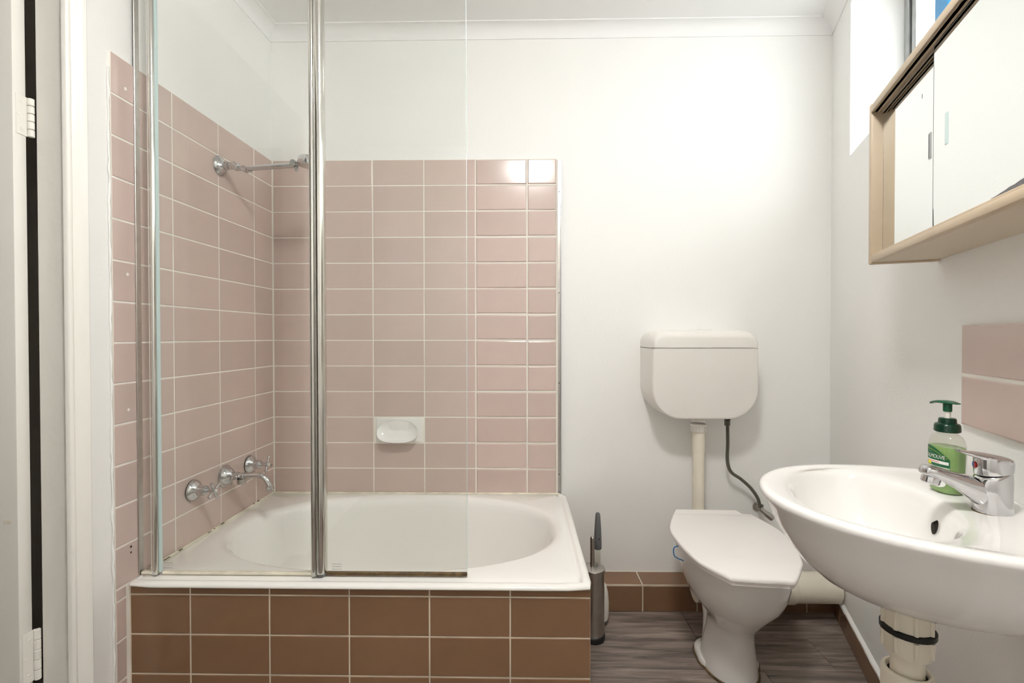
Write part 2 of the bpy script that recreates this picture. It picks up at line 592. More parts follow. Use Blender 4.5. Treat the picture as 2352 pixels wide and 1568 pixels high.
mb = MB()
for k in range(46):
    a = .10 + .05 * k
    mb.add([(0, a, .0740), (.0095 + random.uniform(-.0012, .0012), a, .0735), (.0085, a, .079), (0, a, .0865 + random.uniform(-.001, .001)),
            (0, a + .05, .0740), (.0095 + random.uniform(-.0012, .0012), a + .05, .0735), (.0085, a + .05, .079), (0, a + .05, .0865 + random.uniform(-.001, .001))],
           [(0, 1, 5, 4), (1, 2, 6, 5), (2, 3, 7, 6)])
mb.build('paint_fillet', 'paint', br, 0)
pts_ = [(0.0015 + random.uniform(0, .002), -.7285 + random.uniform(-.0012, .0010), z * .02) for z in range(0, 84)]
MB().tube(pts_, [.0022 + random.uniform(-.001, .0016) for _ in pts_], 7).build('ragged_paint_edge', 'paint', wall_left, 60)
for y, z in ((-.6836, 1.6306), (-.6828, 1.1716), (-.6843, .8339)):
    MB().lathe([(.0042, 0), (.0040, .0006), (.0020, .0010)], (.0058, y, z), (1, 0, 0), n=12).build('filler_dot', 'grout', wall_left, 40)
for y, z, r in ((-.6807, .4893, .0034), (-.6809, .4751, .0026)):
    MB().lathe([(r, 0), (r * .8, .0006)], (.0058, y, z), (1, 0, 0), n=9).build('drill_hole', 'dark', wall_left, 40)

# splash tiles above the basin
for k in range(4):
    for r in range(2):
        tile(wall_right, 'tile', 0.1975, 0.0930, (0.0, 0.9895 + 0.1 + 0.2 * k, 1.0392 - 0.0485 - 0.0968 * r), 'left', t=.007, b=.003, name='splash_tile')
MB().box(0, .0058, 0.991, 1.787, 0.848, 1.037).build('grout_bed', 'grout', wall_right, 0)

# ------------------------------------------------------------------ window
win = bpy.data.objects.new('window_1', None)
COL.objects.link(win)
win.location = RP
win.rotation_euler = (0, 0, RA)
tag(win, 'aluminium framed window with obscured patterned glass, high in the right wall', 'window', kind='structure')
mb = MB()
D = -0.150
for a, b in ((WS0, WS0 + .032), (WS1 - .032, WS1)):
    mb.rbox(D - .04, D + .004, a, b, WZ0, WZ1, .002, 1)
mb.rbox(D - .04, D + .004, WS0, WS1, WZ0, WZ0 + .03, .002, 1)
mb.rbox(D - .04, D + .004, WS0, WS1, WZ1 - .03, WZ1, .002, 1)
mb.build('window_frame', 'alu', win, 30)
mb = MB()
mb.box(D - .03, D - .008, WS0 + .034, WS0 + .042, WZ0 + .03, WZ1 - .03)
mb.build('track', 'black', win, 30)
mb = MB()
mb.rbox(D - .032, D - .002, WS0 + .042, WS0 + .068, WZ0 + .03, WZ1 - .03, .002, 1)
mb.rbox(D - .032, D - .002, WS1 - .07, WS1 - .034, WZ0 + .03, WZ1 - .03, .002, 1)
mb.rbox(D - .032, D - .002, WS0 + .042, WS1 - .034, WZ0 + .03, WZ0 + .055, .002, 1)
mb.rbox(D - .032, D - .002, WS0 + .042, WS1 - .034, WZ1 - .055, WZ1 - .03, .002, 1)
sash = mb.build('sash', 'alu', win, 30)
MB().box(D - .022, D - .018, WS0 + .066, WS1 - .066, WZ0 + .052, WZ1 - .052).build('pane', 'pane', win, 0)

# ------------------------------------------------------------------ door and its frame
arch = [(0.0, -0.8035), (0.0225, -0.8035), (0.0235, -0.8055), (0.0215, -0.811), (0.0150, -0.818), (0.0075, -0.8245), (0.0062, -0.8268),
        (0.0095, -0.8285), (0.0108, -0.8315), (0.0108, -0.8345), (0.0095, -0.8375), (0.007, -0.8395), (0.0, -0.8405)]
mb = MB().loft([[(x, y, 0) for x, y in arch], [(x, y, HD + .05) for x, y in arch]])
struct('trim_4', 'moulded white architrave beside the doorway', 'architrave', mb, 'gloss', rotz=LA, smooth=40)
mb = MB()
mb.rbox(-0.066, -0.0005, -0.8335, -0.8264, 0, HD, .002, 1)
mb.box(-0.1, 0, -0.8335, JN, HD - .02, HD)
mb.rbox(-0.1, 0, JN, JN + .02, 0, HD, .002, 1)
jm = mb.build('trim_5', 'gloss', None, 30, None, LA)
tag(jm, 'flat white painted door jamb', 'door jamb', kind='structure')

door = bpy.data.objects.new('door_1', None)
COL.objects.link(door)
door.location = (-0.089, -0.8426, 0)
tag(door, 'white painted door standing open at the left edge', 'door', kind='structure')
MB().rbox(0, -0.76, 0, -0.0280, 0.01, HD - .03, .0025, 2).build('door_leaf', 'gloss', door, 40)
MB().rbox(-.0135, -0.031, -.0281, -.0284, 0.622, 0.628, .00005, 1).build('paint_scuff', 'seal', door, 0)
for z0, z1 in ((1.447, 1.531), (0.268, 0.379)):
    h = MB().rbox(0.0004, 0.0014, -.0225, .004, z0, z1, .0003, 1).build('hinge', 'gloss', door, 30)
    n = 5
    for k in range(n):
        a = z0 + (z1 - z0) * k / n
        b = z0 + (z1 - z0) * (k + 1) / n - .0012
        MB().lathe([(0.0050, a), (0.0060, a + .0008), (0.0060, b - .0008), (0.0050, b)], (0.0062, 0.0038, 0), n=14).build('knuckle', 'gloss', h, 40)
    for zz in (.16, .5, .84):
        MB().lathe([(0.0035, 0), (0.0035, .0006), (.003, .0009)], (0.0012, -.014 + (.004 if zz != .5 else -.003), z0 + (z1 - z0) * zz), (1, 0, 0), n=12).build('screw', 'gloss', h, 40)

# ------------------------------------------------------------------ bath: tiled front wall + tub
hob = MB()
hob.box(-0.008, 1.1450, -0.6852, -0.642, 0, 0.3945)
hob.box(1.095, 1.1450, -0.642, -0.001, 0, 0.3945)
wall_bath = struct('wall_bath', 'low tan tiled wall boxing in the front of the bath', 'wall', hob, 'grout_low')
axs = [-0.004, 0.148, 0.348, 0.548, 0.748, 0.948, 1.1465]
azs = [0.3955, 0.3721, 0.2721, 0.1721, 0.0721, 0.0]
for r in range(5):
    for c in range(6):
        x0, x1 = axs[c], axs[c + 1]
        z1, z0 = azs[r], azs[r + 1]
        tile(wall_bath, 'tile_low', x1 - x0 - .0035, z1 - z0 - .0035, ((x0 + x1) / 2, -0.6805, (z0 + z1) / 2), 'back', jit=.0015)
    ys = [-0.6865, -0.5, -0.3, -0.1, -0.094]
    for c in range(3):
        y0, y1 = ys[c], ys[c + 1]
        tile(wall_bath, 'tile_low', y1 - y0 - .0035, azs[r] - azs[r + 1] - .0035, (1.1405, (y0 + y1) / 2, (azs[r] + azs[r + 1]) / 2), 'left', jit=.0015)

tub = thing('bathtub', 'white enamel bathtub with an oval bowl set against the tiled corner', 'bathtub', (0.5725, -0.344, 0))
TX0, TX1, TY0, TY1 = -0.5775, 0.578, -0.356, 0.341      # rim outline (local)
NA = 112
def superell(a, b, n, cx=0, cy=0):
    out = []
    for i in range(NA):
        t = 2 * PI * i / NA
        c, s_ = math.cos(t), math.sin(t)
        r = 1.0 / ((abs(c) ** n + abs(s_) ** n) ** (1.0 / n))
        out.append((cx + a * r * c, cy + b * r * s_))
    return out
def rim_ring(ins, z):
    x0, x1, y0, y1 = TX0 + ins * .3, TX1 - ins, TY0 + ins, TY1 - ins * .2
    cx, cy = (x0 + x1) / 2, (y0 + y1) / 2
    a, b = (x1 - x0) / 2, (y1 - y0) / 2
    rad = max(0.022 - ins * .4, .006)
    out = []
    for i in range(NA):
        t = 2 * PI * i / NA
        # direction by scaled angle so corners get points
        dx, dy = math.cos(t), math.sin(t)
        k = 1.0 / max(abs(dx), abs(dy))
        px, py = dx * k, dy * k            # unit square
        X, Y = px * a, py * b
        # round corner
        ex, ey = a - rad, b - rad
        if abs(X) > ex and abs(Y) > ey:
            vx, vy = abs(X) - ex, abs(Y) - ey
            l = math.hypot(vx, vy)
            vx, vy = vx / l * rad, vy / l * rad
            X, Y = math.copysign(ex + vx, X), math.copysign(ey + vy, Y)
        zz = min(z, .4046) if (cx + X < TX0 + .05 or cy + Y > TY1 - .05) else z   # no raised bead against the walls
        out.append((cx + X, cy + Y, zz))
    return out
rings = [rim_ring(.012, .3960), rim_ring(.003, .3950), rim_ring(.0005, .3960), rim_ring(0, .3980), rim_ring(0.0005, .4010), rim_ring(.003, .4040), rim_ring(.008, .4062),
         rim_ring(.014, .4070), rim_ring(.019, .4060), rim_ring(.0225, .4035), rim_ring(.026, .4018), rim_ring(.031, .4020), rim_ring(.038, .4038), rim_ring(.045, .4046)]
E2 = 2.35
BA, BB, BX, BY = .512, .290, .0025, .012
for sa, sb, z in ((1.04, 1.045, .4047), (1.02, 1.024, .4040), (1.002, 1.004, .4015), (.988, .98, .396), (.977, .962, .386), (.967, .945, .37), (.945, .915, .30), (.905, .87, .2), (.85, .80, .12),
                  (.78, .70, .078), (.66, .56, .058), (.45, .36, .052), (.2, .15, .05)):
    rings.append([(x, y, z) for x, y in superell(BA * sa, BB * sb, E2, BX, BY)])
body = MB().loft(rings, False, True).build('tub_body', 'enamel', tub, 60)
# sealant bead along the tiles
mb = MB().tube([(-0.575, .333, .4055), (-.2, .334, .405), (.2, .334, .405), (.552, .334, .4055)], .0042, 8)
mb.tube([(-0.5672, .334, .4055), (-.5690, .0, .4055), (-.5720, -.285, .4060)], .005, 8)
mb.build('sealant', 'seal', tub, 60)
mb = MB()
for k in range(12):
    x = random.uniform(-.56, .54)
    mb.rbox(x, x + random.uniform(.004, .025), .3335, .3352, .4075, .4075 + random.uniform(.0006, .0018), .0005, 1)
for k in range(10):
    y = random.uniform(-.28, .3)
    mb.rbox(-.5688 + y * .012 * 0, -.5640, y, y + random.uniform(.004, .016), .4092, .4092 + random.uniform(.0006, .0016), .0005, 1)
mb.build('mould_spots', 'brown', tub, 0)['kind'] = 'stuff'
MB().lathe([(.028, 0), (.028, .003), (.02, .004)], (-.38, .01, .0515), n=24).build('drain', 'chrome', tub)

# ------------------------------------------------------------------ bath screen
SY = -0.652
scr = thing('bath_screen', 'clear glass folding bath screen with chrome posts on the bath rim', 'bath screen', (0, SY, 0.4073))
H0, H1 = 0.006, 1.53
MB().rbox(-.0045, -.0012, -.008, .008, .002, H1, .0008, 1).build('wall_channel', 'steel', scr)
MB().box(-.006, .0315, -.003, .003, .004, H1).build('glass_pane', 'glass', scr, 0)
def extrude(outline, z0, z1):
    return MB().loft([[(x, y, z0) for x, y in outline], [(x, y, z1) for x, y in outline]])
def prof(cx, w, d, n=28, p=2.6):
    out = []
    for i in range(n):
        t = 2 * PI * i / n
        c, s_ = math.cos(t), math.sin(t)
        r = 1.0 / ((abs(c) ** p + abs(s_) ** p) ** (1.0 / p))
        out.append((cx + w / 2 * r * c, d / 2 * r * s_))
    return out
pv = extrude(prof(.0385, .016, .022), .001, H1).build('pivot_post', 'chrome_post', scr, 40)
extrude(prof(.0315, .0035, .018, 16), .001, H1).build('cover_strip', 'plastic', pv, 40)
MB().rbox(.0005, .034, -.006, .0065, -.0005, .008, .003, 2).build('sealant', 'seal', scr)
MB().box(.0475, .444, -.003, .003, .006, H1).build('glass_pane', 'glass', scr, 0)
MB().box(.0465, .0508, -.0034, .0034, .006, H1).build('pane_edge', 'glass_edge', scr, 0)
MB().rbox(.055, .445, -.0055, .0055, .0, .0075, .002, 1).build('sealant', 'seal', scr)
p2 = extrude(prof(.4488, .0158, .026), .001, H1).build('hinge_post', 'chrome_post', scr, 40)
p3 = extrude(prof(.4668, .0235, .032), .008, H1).build('hinge_post', 'chrome_post', scr, 40)
MB().rbox(.4562, .4578, -.0135, .01, .002, H1, .0005, 1).build('groove', 'steel', p2, 30)
MB().lathe([(.0105, 0), (.0115, .001), (.0115, .008)], (.4668, 0, -.0003), n=24).build('foot_cap', 'grey', p3)
MB().box(.476, .8385, -.003, .003, .010, H1).build('glass_pane', 'glass', scr, 0)
MB().box(.8381, .8389, -.003, .003, .010, H1).build('pane_edge', 'glass_edge', scr, 0)
mb = MB().rbox(.479, .838, -.0055, .0055, .001, .0035, .0008, 1)
mb.rbox(.479, .838, -.0045, .0045, .0035, .0055, .0006, 1)
mb.rbox(.479, .838, -.0050, .0050, .0055, .0085, .0008, 1)
mb.build('bottom_seal', 'brown', scr, 30)
for x in (.0705, .5055):
    mb = MB()
    for r in range(3):
        xx = x - .012
        while xx < x + .012:
            w = random.uniform(.0008, .0018)
            mb.box(xx, xx + w, -.0036, -.0034, .0285 - r * .0065, .0308 - r * .0065)
            xx += w + random.uniform(.0005, .0011)
    mb.build('safety_mark', 'mark', scr, 0)

# chrome U-channel at the end of the tiles
ch = thing('wall_channel', 'narrow upright metal channel at the right end of the pink wall tiles', 'metal channel', (1.1235, 0, 0.4045))
MB().box(-.0075, .0075, -.002, 0, 0.002, 1.289).build('channel_web', 'steel', ch, 0)
for x in (-.0065, .0065):
    MB().rbox(x - .0012, x + .0012, -.014, -.0, 0.001, 1.29, .0004, 1).build('channel_flange', 'alu' if x > 0 else 'plastic', ch, 30)
for z in (.075, .43, .78, 1.17):
    MB().lathe([(.0022, 0), (.0022, .0006)], (0, -.002, z), (0, -1, 0), n=12).build('screw_hole', 'black', ch)

# ------------------------------------------------------------------ soap dish
sd = thing('soap_dish', 'white ceramic soap dish set into the pink back wall tiles', 'soap dish', (0.4987, -0.0, 0.650))
MB().rbox(-.0985, .0985, -.0068, 0, -.0525, .0525, .002, 2).build('grout_surround', 'grout', sd)
MB().rbox(-.088, .0905, -.0115, 0, -.046, .048, .004, 3).build('plate', 'ceramic', sd, 50)
N = 48
def dring(sx, sz, cz, yfun):
    out = []
    for i in range(N):
        t = 2 * PI * i / N
        c, s_ = math.cos(t), math.sin(t)
        p = 2.0 if s_ > 0 else 2.9
        r = 1.0 / ((abs(c) ** p + abs(s_) ** p) ** (1.0 / p))
        out.append((sx * r * c, yfun(s_ * r), cz + sz * r * s_))
    return out
pr = lambda s_: -.0115 - .038 * (0.5 - 0.5 * s_) ** 1.2
rings = [dring(.074, .043, -.004, lambda s_: -.009), dring(.078, .043, -.002, lambda s_: -.010 + .75 * (pr(s_) + .0115)),
         dring(.0795, .0415, .0015, lambda s_: pr(s_) + .0005), dring(.0785, .0405, .002, lambda s_: pr(s_) - .0015), dring(.0765, .0385, .002, lambda s_: pr(s_) - .0005),
         dring(.073, .036, .001, lambda s_: pr(s_) * .84), dring(.066, .031, -.001, lambda s_: pr(s_) * .62 - .003), dring(.05, .022, -.003, lambda s_: pr(s_) * .46 - .004),
         dring(.025, .01, -.004, lambda s_: pr(s_) * .40 - .004)]
MB().loft(rings, True, True).build('dish', 'ceramic', sd, 70)

# ------------------------------------------------------------------ shower arm and taps on the left wall
def wall_left_x(y): return 0.01567 * y + 0.006
sh = thing('shower_arm', 'chrome shower arm with round head projecting from the left wall', 'shower', (wall_left_x(-.323), -.323, 1.568), LA)
MB().lathe([(.031, 0), (.032, .002), (.029, .008), (.020, .014), (.014, .017), (.013, .02)], axis=(1, 0, 0)).build('flange', 'chrome', sh, 40)
mb = MB().lathe([(.0135, .0), (.0135, .014)], (.017, 0, 0), (1, 0, 0), n=6)
mb.lathe([(.010, 0), (.012, .005), (.012, .014), (.008, .018)], (.031, 0, 0), (1, 0, 0))
mb.lathe([(.011, -.012), (.0125, -.010), (.0125, .010), (.011, .012)], (.054, 0, -.002), (0, 1, 0), n=20)
mb.rbox(.054, .085, -.006, .006, -.016, -.002, .004, 2)
mb.lathe([(.009, -.011), (.0095, -.009), (.0095, .009), (.009, .011)], (.084, 0, -.011), (0, 1, 0), n=20)
mb.rbox(.094, .107, -.003, .003, -.021, -.017, .001, 1)
mb.build('knuckle_joint', 'chrome', sh, 40)
MB().tube([(.084, 0, -.009), (.10, 0, -.009), (.225, 0, -.001), (.245, 0, 0.0)], [.0075, .0085, .0085, .0085], 16).build('arm', 'chrome', sh, 50)
mb = MB().lathe([(.009, -.012), (.0105, -.010), (.0105, .010), (.009, .012)], (.245, 0, .005), (0, 1, 0), n=20)
mb.lathe([(.008, -.006), (.009, 0), (.009, .014), (.007, .02)], (.252, 0, .005), (1, 0, 0), n=20)
mb.rbox(.247, .258, -.004, .004, -.020, -.004, .002, 1)
mb.build('swivel', 'chrome', sh, 40)
mb = MB().lathe([(.006, .022), (.020, .022), (.036, .019), (.0415, .013), (.0425, -.004), (.041, -.008)], (.302, 0, .003), (.12, -.05, 1), n=40)
hd = mb.build('shower_head', 'chrome', sh, 40)
MB().lathe([(.0395, 0), (.039, -.003), (.02, -.004)], (.302 - .001, .0004, -.0048), (.12, -.05, 1), n=40).build('spray_plate', 'steel', hd, 40)

def cross_tap(y, label, rot, button):
    t = thing('wall_tap', label, 'tap', (wall_left_x(y), y, .560), LA, 'chrome taps over the bath')
    MB().lathe([(.030, -.001), (.0315, .001), (.0315, .003)], axis=(1, 0, 0)).build('gasket', 'black', t, 40)
    MB().lathe([(.031, .002), (.031, .006), (.027, .012), (.020, .017), (.016, .021), (.0155, .030), (.0135, .043), (.0125, .045), (.009, .045)], axis=(1, 0, 0)).build('flange', 'chrome', t, 35)
    MB().lathe([(.0055, .042), (.0055, .058), (.008, .059), (.009, .062), (.009, .068), (.0075, .072)], axis=(1, 0, 0), n=20).build('spindle', 'chrome', t, 35)
    h = MB()
    for k in range(4):
        a = rot + k * PI / 2
        d = Vector((0, math.cos(a), math.sin(a)))
        h.tube([Vector((.066, 0, 0)) + d * .006, Vector((.066, 0, 0)) + d * .013, Vector((.067, 0, 0)) + d * .026, Vector((.067, 0, 0)) + d * .0285], [.0032, .0036, .0050, .0040], 12)
    hh = h.build('cross_handle', 'chrome', t, 40)
    MB().lathe([(.0052, 0), (.0052, .002), (.004, .0028)], (.0715, 0, 0), (1, 0, 0), n=16).build('index_button', button, hh, 40)
cross_tap(-.461, 'chrome cross-handled wall tap nearest the bath screen', math.radians(28), 'plastic')
cross_tap(-.173, 'chrome cross-handled wall tap nearest the tiled corner', math.radians(68), 'plastic')

sp = thing('bath_spout', 'curved chrome bath spout between the two cross-handled taps', 'spout', (wall_left_x(-.312), -.312, .560), LA)
MB().lathe([(.0335, -.001), (.0345, .002), (.0345, .005), (.031, .006), (.030, .010), (.026, .018), (.018, .026), (.013, .03)], axis=(1, 0, 0), n=40).build('flange', 'chrome', sp, 35)
mb = MB().tube([(.028, 0, 0), (.06, 0, .0), (.07, 0, 0)], .0105, 20)
mb.lathe([(.0135, 0), (.0135, .012)], (.036, 0, 0), (1, 0, 0), n=8)
mb.lathe([(.012, 0), (.0125, .002), (.012, .004), (.0125, .006), (.011, .008)], (.062, 0, 0), (1, 0, 0), n=24)
mb.lathe([(.007, 0), (.0085, .008), (.0085, .02), (.006, .022)], (.048, 0, 0), (0, -1, 0), n=16)
mb.build('diverter', 'chrome', sp, 35)
mb = MB().lathe([(.0085, -.008), (.0125, -.010), (.0135, -.014), (.0135, -.022), (.0115, -.026)], (.058, 0, 0), n=20)
mb.rbox(.030, .036, -.016, -.011, -.028, -.002, .002, 1)
mb.build('hose_outlet', 'steel', sp, 35)
MB().tube(crom([(.068, 0, 0), (.09, 0, .0015), (.112, 0, .002), (.128, 0, -.002), (.140, 0, -.012), (.148, 0, -.026), (.152, 0, -.036)], 5), .0095, 18).build('spout_pipe', 'chrome', sp, 60)
d = Vector((.004, 0, -.012)).normalized()
MB().lathe([(.0105, -.004), (.0125, -.002), (.0125, .004), (.0115, .006), (.0115, .012), (.010, .013)], (.1515, 0, -.034), d, n=20).build('nozzle', 'chrome', sp, 35)

# ------------------------------------------------------------------ cistern
cs = thing('toilet_cistern', 'white plastic toilet cistern hung on the back wall', 'cistern', (1.625, 0, .722))
W = .187
ol = rrect(-W, W, 0.0, .252, (.105, .105, .002, .002), 10)
def tap_(ol, sc, sz):      # slight taper towards the front
    return [(x * sc, z) for x, z in ol]
def keep(ins):
    return [(x, .2515 if zo > .2 and abs(zo - .252) < .0025 else z) for (x, z), (xo, zo) in zip(inset(tap_(ol, .995, 1), ins), ol)]
rings = [[(x, 0, z) for x, z in ol], [(x, -.158, z) for x, z in keep(0)], [(x, -.1635, z) for x, z in keep(.0015)],
         [(x, -.1660, z) for x, z in keep(.004)], [(x, -.167, z) for x, z in keep(.008)]]
MB().loft(rings).build('tank', 'plastic', cs, 50)
ol2 = rrect(-W - .001, W + .001, .2545, .318, (.001, .001, .050, .050), 10)
def lidr(y, ins, drop):
    q = inset(ol2, ins)
    return [(x, y, .2530 + (z - .2530) * drop if zo > .26 else .2530) for (x, z), (xo, zo) in zip(q, ol2)]
rings = [lidr(0, 0, 1.0), lidr(-.06, 0, 1.0), lidr(-.120, 0, .955), lidr(-.146, .0005, .90), lidr(-.160, .003, .84), lidr(-.1675, .008, .74), lidr(-.1700, .013, .66)]
lid_o = MB().loft(rings).build('lid', 'plastic', cs, 50)
bp = MB().rbox(-.050, .044, -.118, -.060, .306, .3165, .006, 2).build('button_plate', 'plastic', lid_o, 40)
MB().rbox(-.040, .000, -.120, -.066, .3075, .3165, .002, 2).build('half_flush_button', 'ceramic', bp, 40)
MB().rbox(.003, .041, -.121, -.066, .3080, .3185, .002, 2).build('full_flush_button', 'ceramic', bp, 40)
MB().lathe([(.052, .004), (.047, -.002), (.034, -.007), (.026, -.010), (.026, -.02)], (.006, -.085, 0), n=36).build('outlet_boss', 'plastic', cs, 40)

fp = thing('flush_pipe', 'cream plastic flush pipe running down from the cistern to the toilet', 'pipe', (1.631, -.085, 0))
MB().tube(crom([(0, 0, .690), (0, 0, .62), (0, 0, .45), (0, 0, .395), (-.002, -.012, .362), (-.004, -.045, .345), (-.006, -.105, .342)], 5), .0215, 24).build('pipe', 'pvc', fp, 60)
MB().lathe([(.0225, .590), (.0232, .592), (.0232, .662), (.0225, .664)], n=28).build('sleeve', 'pvc', fp, 40)
mb = MB().lathe([(.024, .664), (.027, .665), (.027, .684), (.0285, .686), (.0285, .692), (.025, .694)], n=28)
for k in range(14):
    a = 2 * PI * k / 14
    mb.rbox(.027 * math.cos(a) - .0015, .027 * math.cos(a) + .0015, .027 * math.sin(a) - .0015, .027 * math.sin(a) + .0015, .666, .684, .0008, 1)
mb.build('coupling_nut', 'plastic', fp, 35)

hs = thing('water_hose', 'dark braided flexible water hose hanging below the cistern', 'hose', (1.745, -.065, .36))
pts = [(0, 0, .355), (.001, 0, .32), (.002, 0, .25), (.000, 0, .20), (.006, 0, .165), (.022, .004, .142), (.055, .012, .120), (.095, .02, .085), (.125, .026, .045), (.135, .026, .015)]
MB().tube(crom(pts, 5), .0062, 12).build('braided_tube', 'hose', hs, 60)
MB().lathe([(.009, .322), (.0105, .324), (.0105, .342), (.009, .344)], n=6).build('nut', 'hose', hs, 30)
MB().lathe([(.011, .344), (.011, .358)], n=20).build('inlet_thread', 'black', hs, 30)
MB().lathe([(.0075, 0), (.0095, .002), (.0095, .014), (.0075, .016)], (.1365, .026, .004), (.2, 0, 1), n=6).build('nut', 'hose', hs, 30)
sv = thing('stop_valve', 'small chrome stop valve under the water hose', 'valve', (1.888, -.042, .358))
mb = MB().tube([(.0, .040, .0), (.0, .0, .0)], .0085, 16)
mb.lathe([(.018, 0), (.018, .003), (.010, .006)], (0, .0395, 0), (0, -1, 0), n=20)
mb.tube([(-.008, 0, .006), (.012, -.012, -.012)], .0095, 16)
mb.build('valve_body', 'steel', sv, 40)
mb = MB().tube([(.010, -.011, -.010), (.026, -.020, -.023)], .0115, 14)
mb.tube([(.026, -.020, -.023), (.029, -.022, -.026)], .0095, 14)
mb.build('valve_knob', 'steel', sv, 40)

# ------------------------------------------------------------------ toilet
TR = math.radians(-5.1)
to = thing('toilet', 'white ceramic toilet with its lid closed', 'toilet', (1.615, -.400, 0), TR)
NB = 64
def egg(hw, vb, vf, z, nb=2.4, nf=2.0, u0=0.0):
    """u to the right, v to the front (local -Y)"""
    c = vb * .35 + vf * .65 - (vf - vb) * .22
    out = []
    for i in range(NB):
        t = 2 * PI * i / NB
        cc, ss = math.cos(t), math.sin(t)
        p = nf if ss > 0 else nb
        r = 1.0 / ((abs(cc) ** p + abs(ss) ** p) ** (1.0 / p))
        v = c + ((vf - c) if ss > 0 else (c - vb)) * r * ss
        out.append((u0 + hw * r * cc, -v, z))
    return out
pr_ = [(.0, .078, -.105, .082, 0), (.012, .079, -.106, .083, 0), (.035, .076, -.104, .080, 0), (.07, .070, -.10, .082, 0), (.105, .0635, -.095, .086, 0), (.14, .0605, -.09, .092, 0),
       (.16, .063, -.09, .100, 0), (.18, .073, -.095, .115, 0), (.20, .086, -.10, .132, 0), (.225, .105, -.11, .153, 0), (.255, .128, -.125, .178, 0), (.285, .140, -.145, .195, 0), (.32, .148, -.17, .206, 0),
       (.355, .1515, -.19, .211, 0), (.380, .1515, -.19, .211, 0), (.386, .147, -.188, .207, 0)]
MB().loft([egg(hw, vb, vf, z, 2.6, 2.1) for z, hw, vb, vf, _ in pr_]).build('pan', 'ceramic', to, 60)
# trapway column behind
def oval(cu, cv, a, b, z, n=40):
    return [(cu + a * math.cos(2 * PI * i / n), -(cv + b * math.sin(2 * PI * i / n)), z) for i in range(n)]
MB().loft([oval(0, -.10, .058, .07, .0), oval(0, -.105, .052, .06, .05), oval(0, -.118, .048, .052, .10), oval(-.002, -.128, .052, .050, .15), oval(-.004, -.135, .057, .052, .20),
           oval(-.004, -.135, .062, .055, .25), oval(-.003, -.128, .072, .06, .30), oval(0, -.12, .09, .07, .34)]).build('trapway', 'ceramic', to, 60)
# foot flange with bolts
fl = MB()
flo = rrect(-.088, .088, -.125, .03, (.05, .05, .06, .06), 8)
fl.loft([[(u, -v, 0) for u, v in flo], [(u, -v, .014) for u, v in flo], [(u, -v, .019) for u, v in inset(flo, .003)], [(u, -v, .021) for u, v in inset(flo, .009)]])
fo = fl.build('foot', 'ceramic', to, 50)
for u in (-.058, .058):
    for v, mm in ((-.100, 'steel'), (-.052, 'seal')):
        MB().lathe([(.0055, 0), (.0055, .002), (.004, .004)], (u, -v, .0205), n=12).build('bolt', mm, fo, 30)
sl = inset(rrect(-.088, .088, -.125, .03, (.05, .05, .06, .06), 8), -.004)
mb = MB().loft([[(u, -v, 0) for u, v in sl], [(u, -v, .005) for u, v in sl]])
mb.loft([egg(.083, -.109, .089, 0.0, 2.6, 2.1), egg(.083, -.109, .089, .006, 2.6, 2.1)])
mb.build('floor_seal', 'brown', to, 30)
# lid: measured outline (world metres), converted to local
lw = [(1.7494, -.2491), (1.7717, -.3751), (1.7556, -.4917), (1.7214, -.5842), (1.6918, -.6296), (1.6432, -.6889), (1.4931, -.6745), (1.4461, -.5823), (1.432, -.4737), (1.4361, -.3802), (1.4568, -.3138), (1.4887, -.2411)]
lw40 = [(1.7754, -.1953), (1.7984, -.3255), (1.7818, -.4459), (1.7464, -.5416), (1.7158, -.5885), (1.6656, -.6498), (1.5104, -.6349), (1.4619, -.5396), (1.4474, -.4273), (1.4516, -.3307), (1.473, -.2621), (1.5059, -.187)]
def loc2(p):
    dx, dy = p[0] - 1.615, p[1] + .400
    return (dx * math.cos(-TR) - dy * math.sin(-TR), dx * math.sin(-TR) + dy * math.cos(-TR))
mid = [loc2(((a[0] + b[0]) / 2, (a[1] + b[1]) / 2)) for a, b in zip(lw, lw40)]
right = [tuple(p) for p in crom([(*q, 0) for q in mid[:5]], 6)]
left = [tuple(p) for p in crom([(*q, 0) for q in mid[7 - 1:]], 6)]
fr = [tuple(p) for p in crom([(*mid[4], 0), (mid[4][0] * .62 + mid[5][0] * .38, mid[4][1] * .58 + mid[5][1] * .42, 0), (*mid[5], 0), (mid[5][0] * .8 + mid[6][0] * .2, mid[5][1] * .86 + mid[6][1] * .14 - .001, 0),
                              ((mid[5][0] + mid[6][0]) / 2, (mid[5][1] + mid[6][1]) / 2 - .003, 0), (mid[5][0] * .1 + mid[6][0] * .9, mid[5][1] * .1 + mid[6][1] * .9 - .001, 0), (*mid[6], 0)], 5)]
outl = [(p[0], p[1]) for p in right] + [(p[0], p[1]) for p in fr[1:-1]] + [(p[0], p[1]) for p in left]
LZ = .398
ocx = sum(p[0] for p in outl) / len(outl)
ocy = sum(p[1] for p in outl) / len(outl)
def lz(ins, z): return [(ocx + (x - ocx) * (1 - ins / .19), ocy + (y - ocy) * (1 - ins / .22), z) for x, y in outl]
MB().loft([lz(.006, LZ), lz(.001, LZ + .0015), lz(0, LZ + .004), lz(.0006, LZ + .008), lz(.003, LZ + .0110), lz(.008, LZ + .0128)]).build('lid', 'lid', to, 50)
MB().loft([lz(.012, LZ - .012), lz(.008, LZ - .010), lz(.008, LZ - .0015), lz(.012, LZ - .0005)]).build('seat', 'lid', to, 50)
b0, b1 = mid[0], mid[11]
hc = MB()
hb = [loc2(p) for p in ((1.518, -.1765), (1.724, -.183), (1.732, -.2185), (1.762, -.222), (1.758, -.252), (1.490, -.246), (1.497, -.214))]
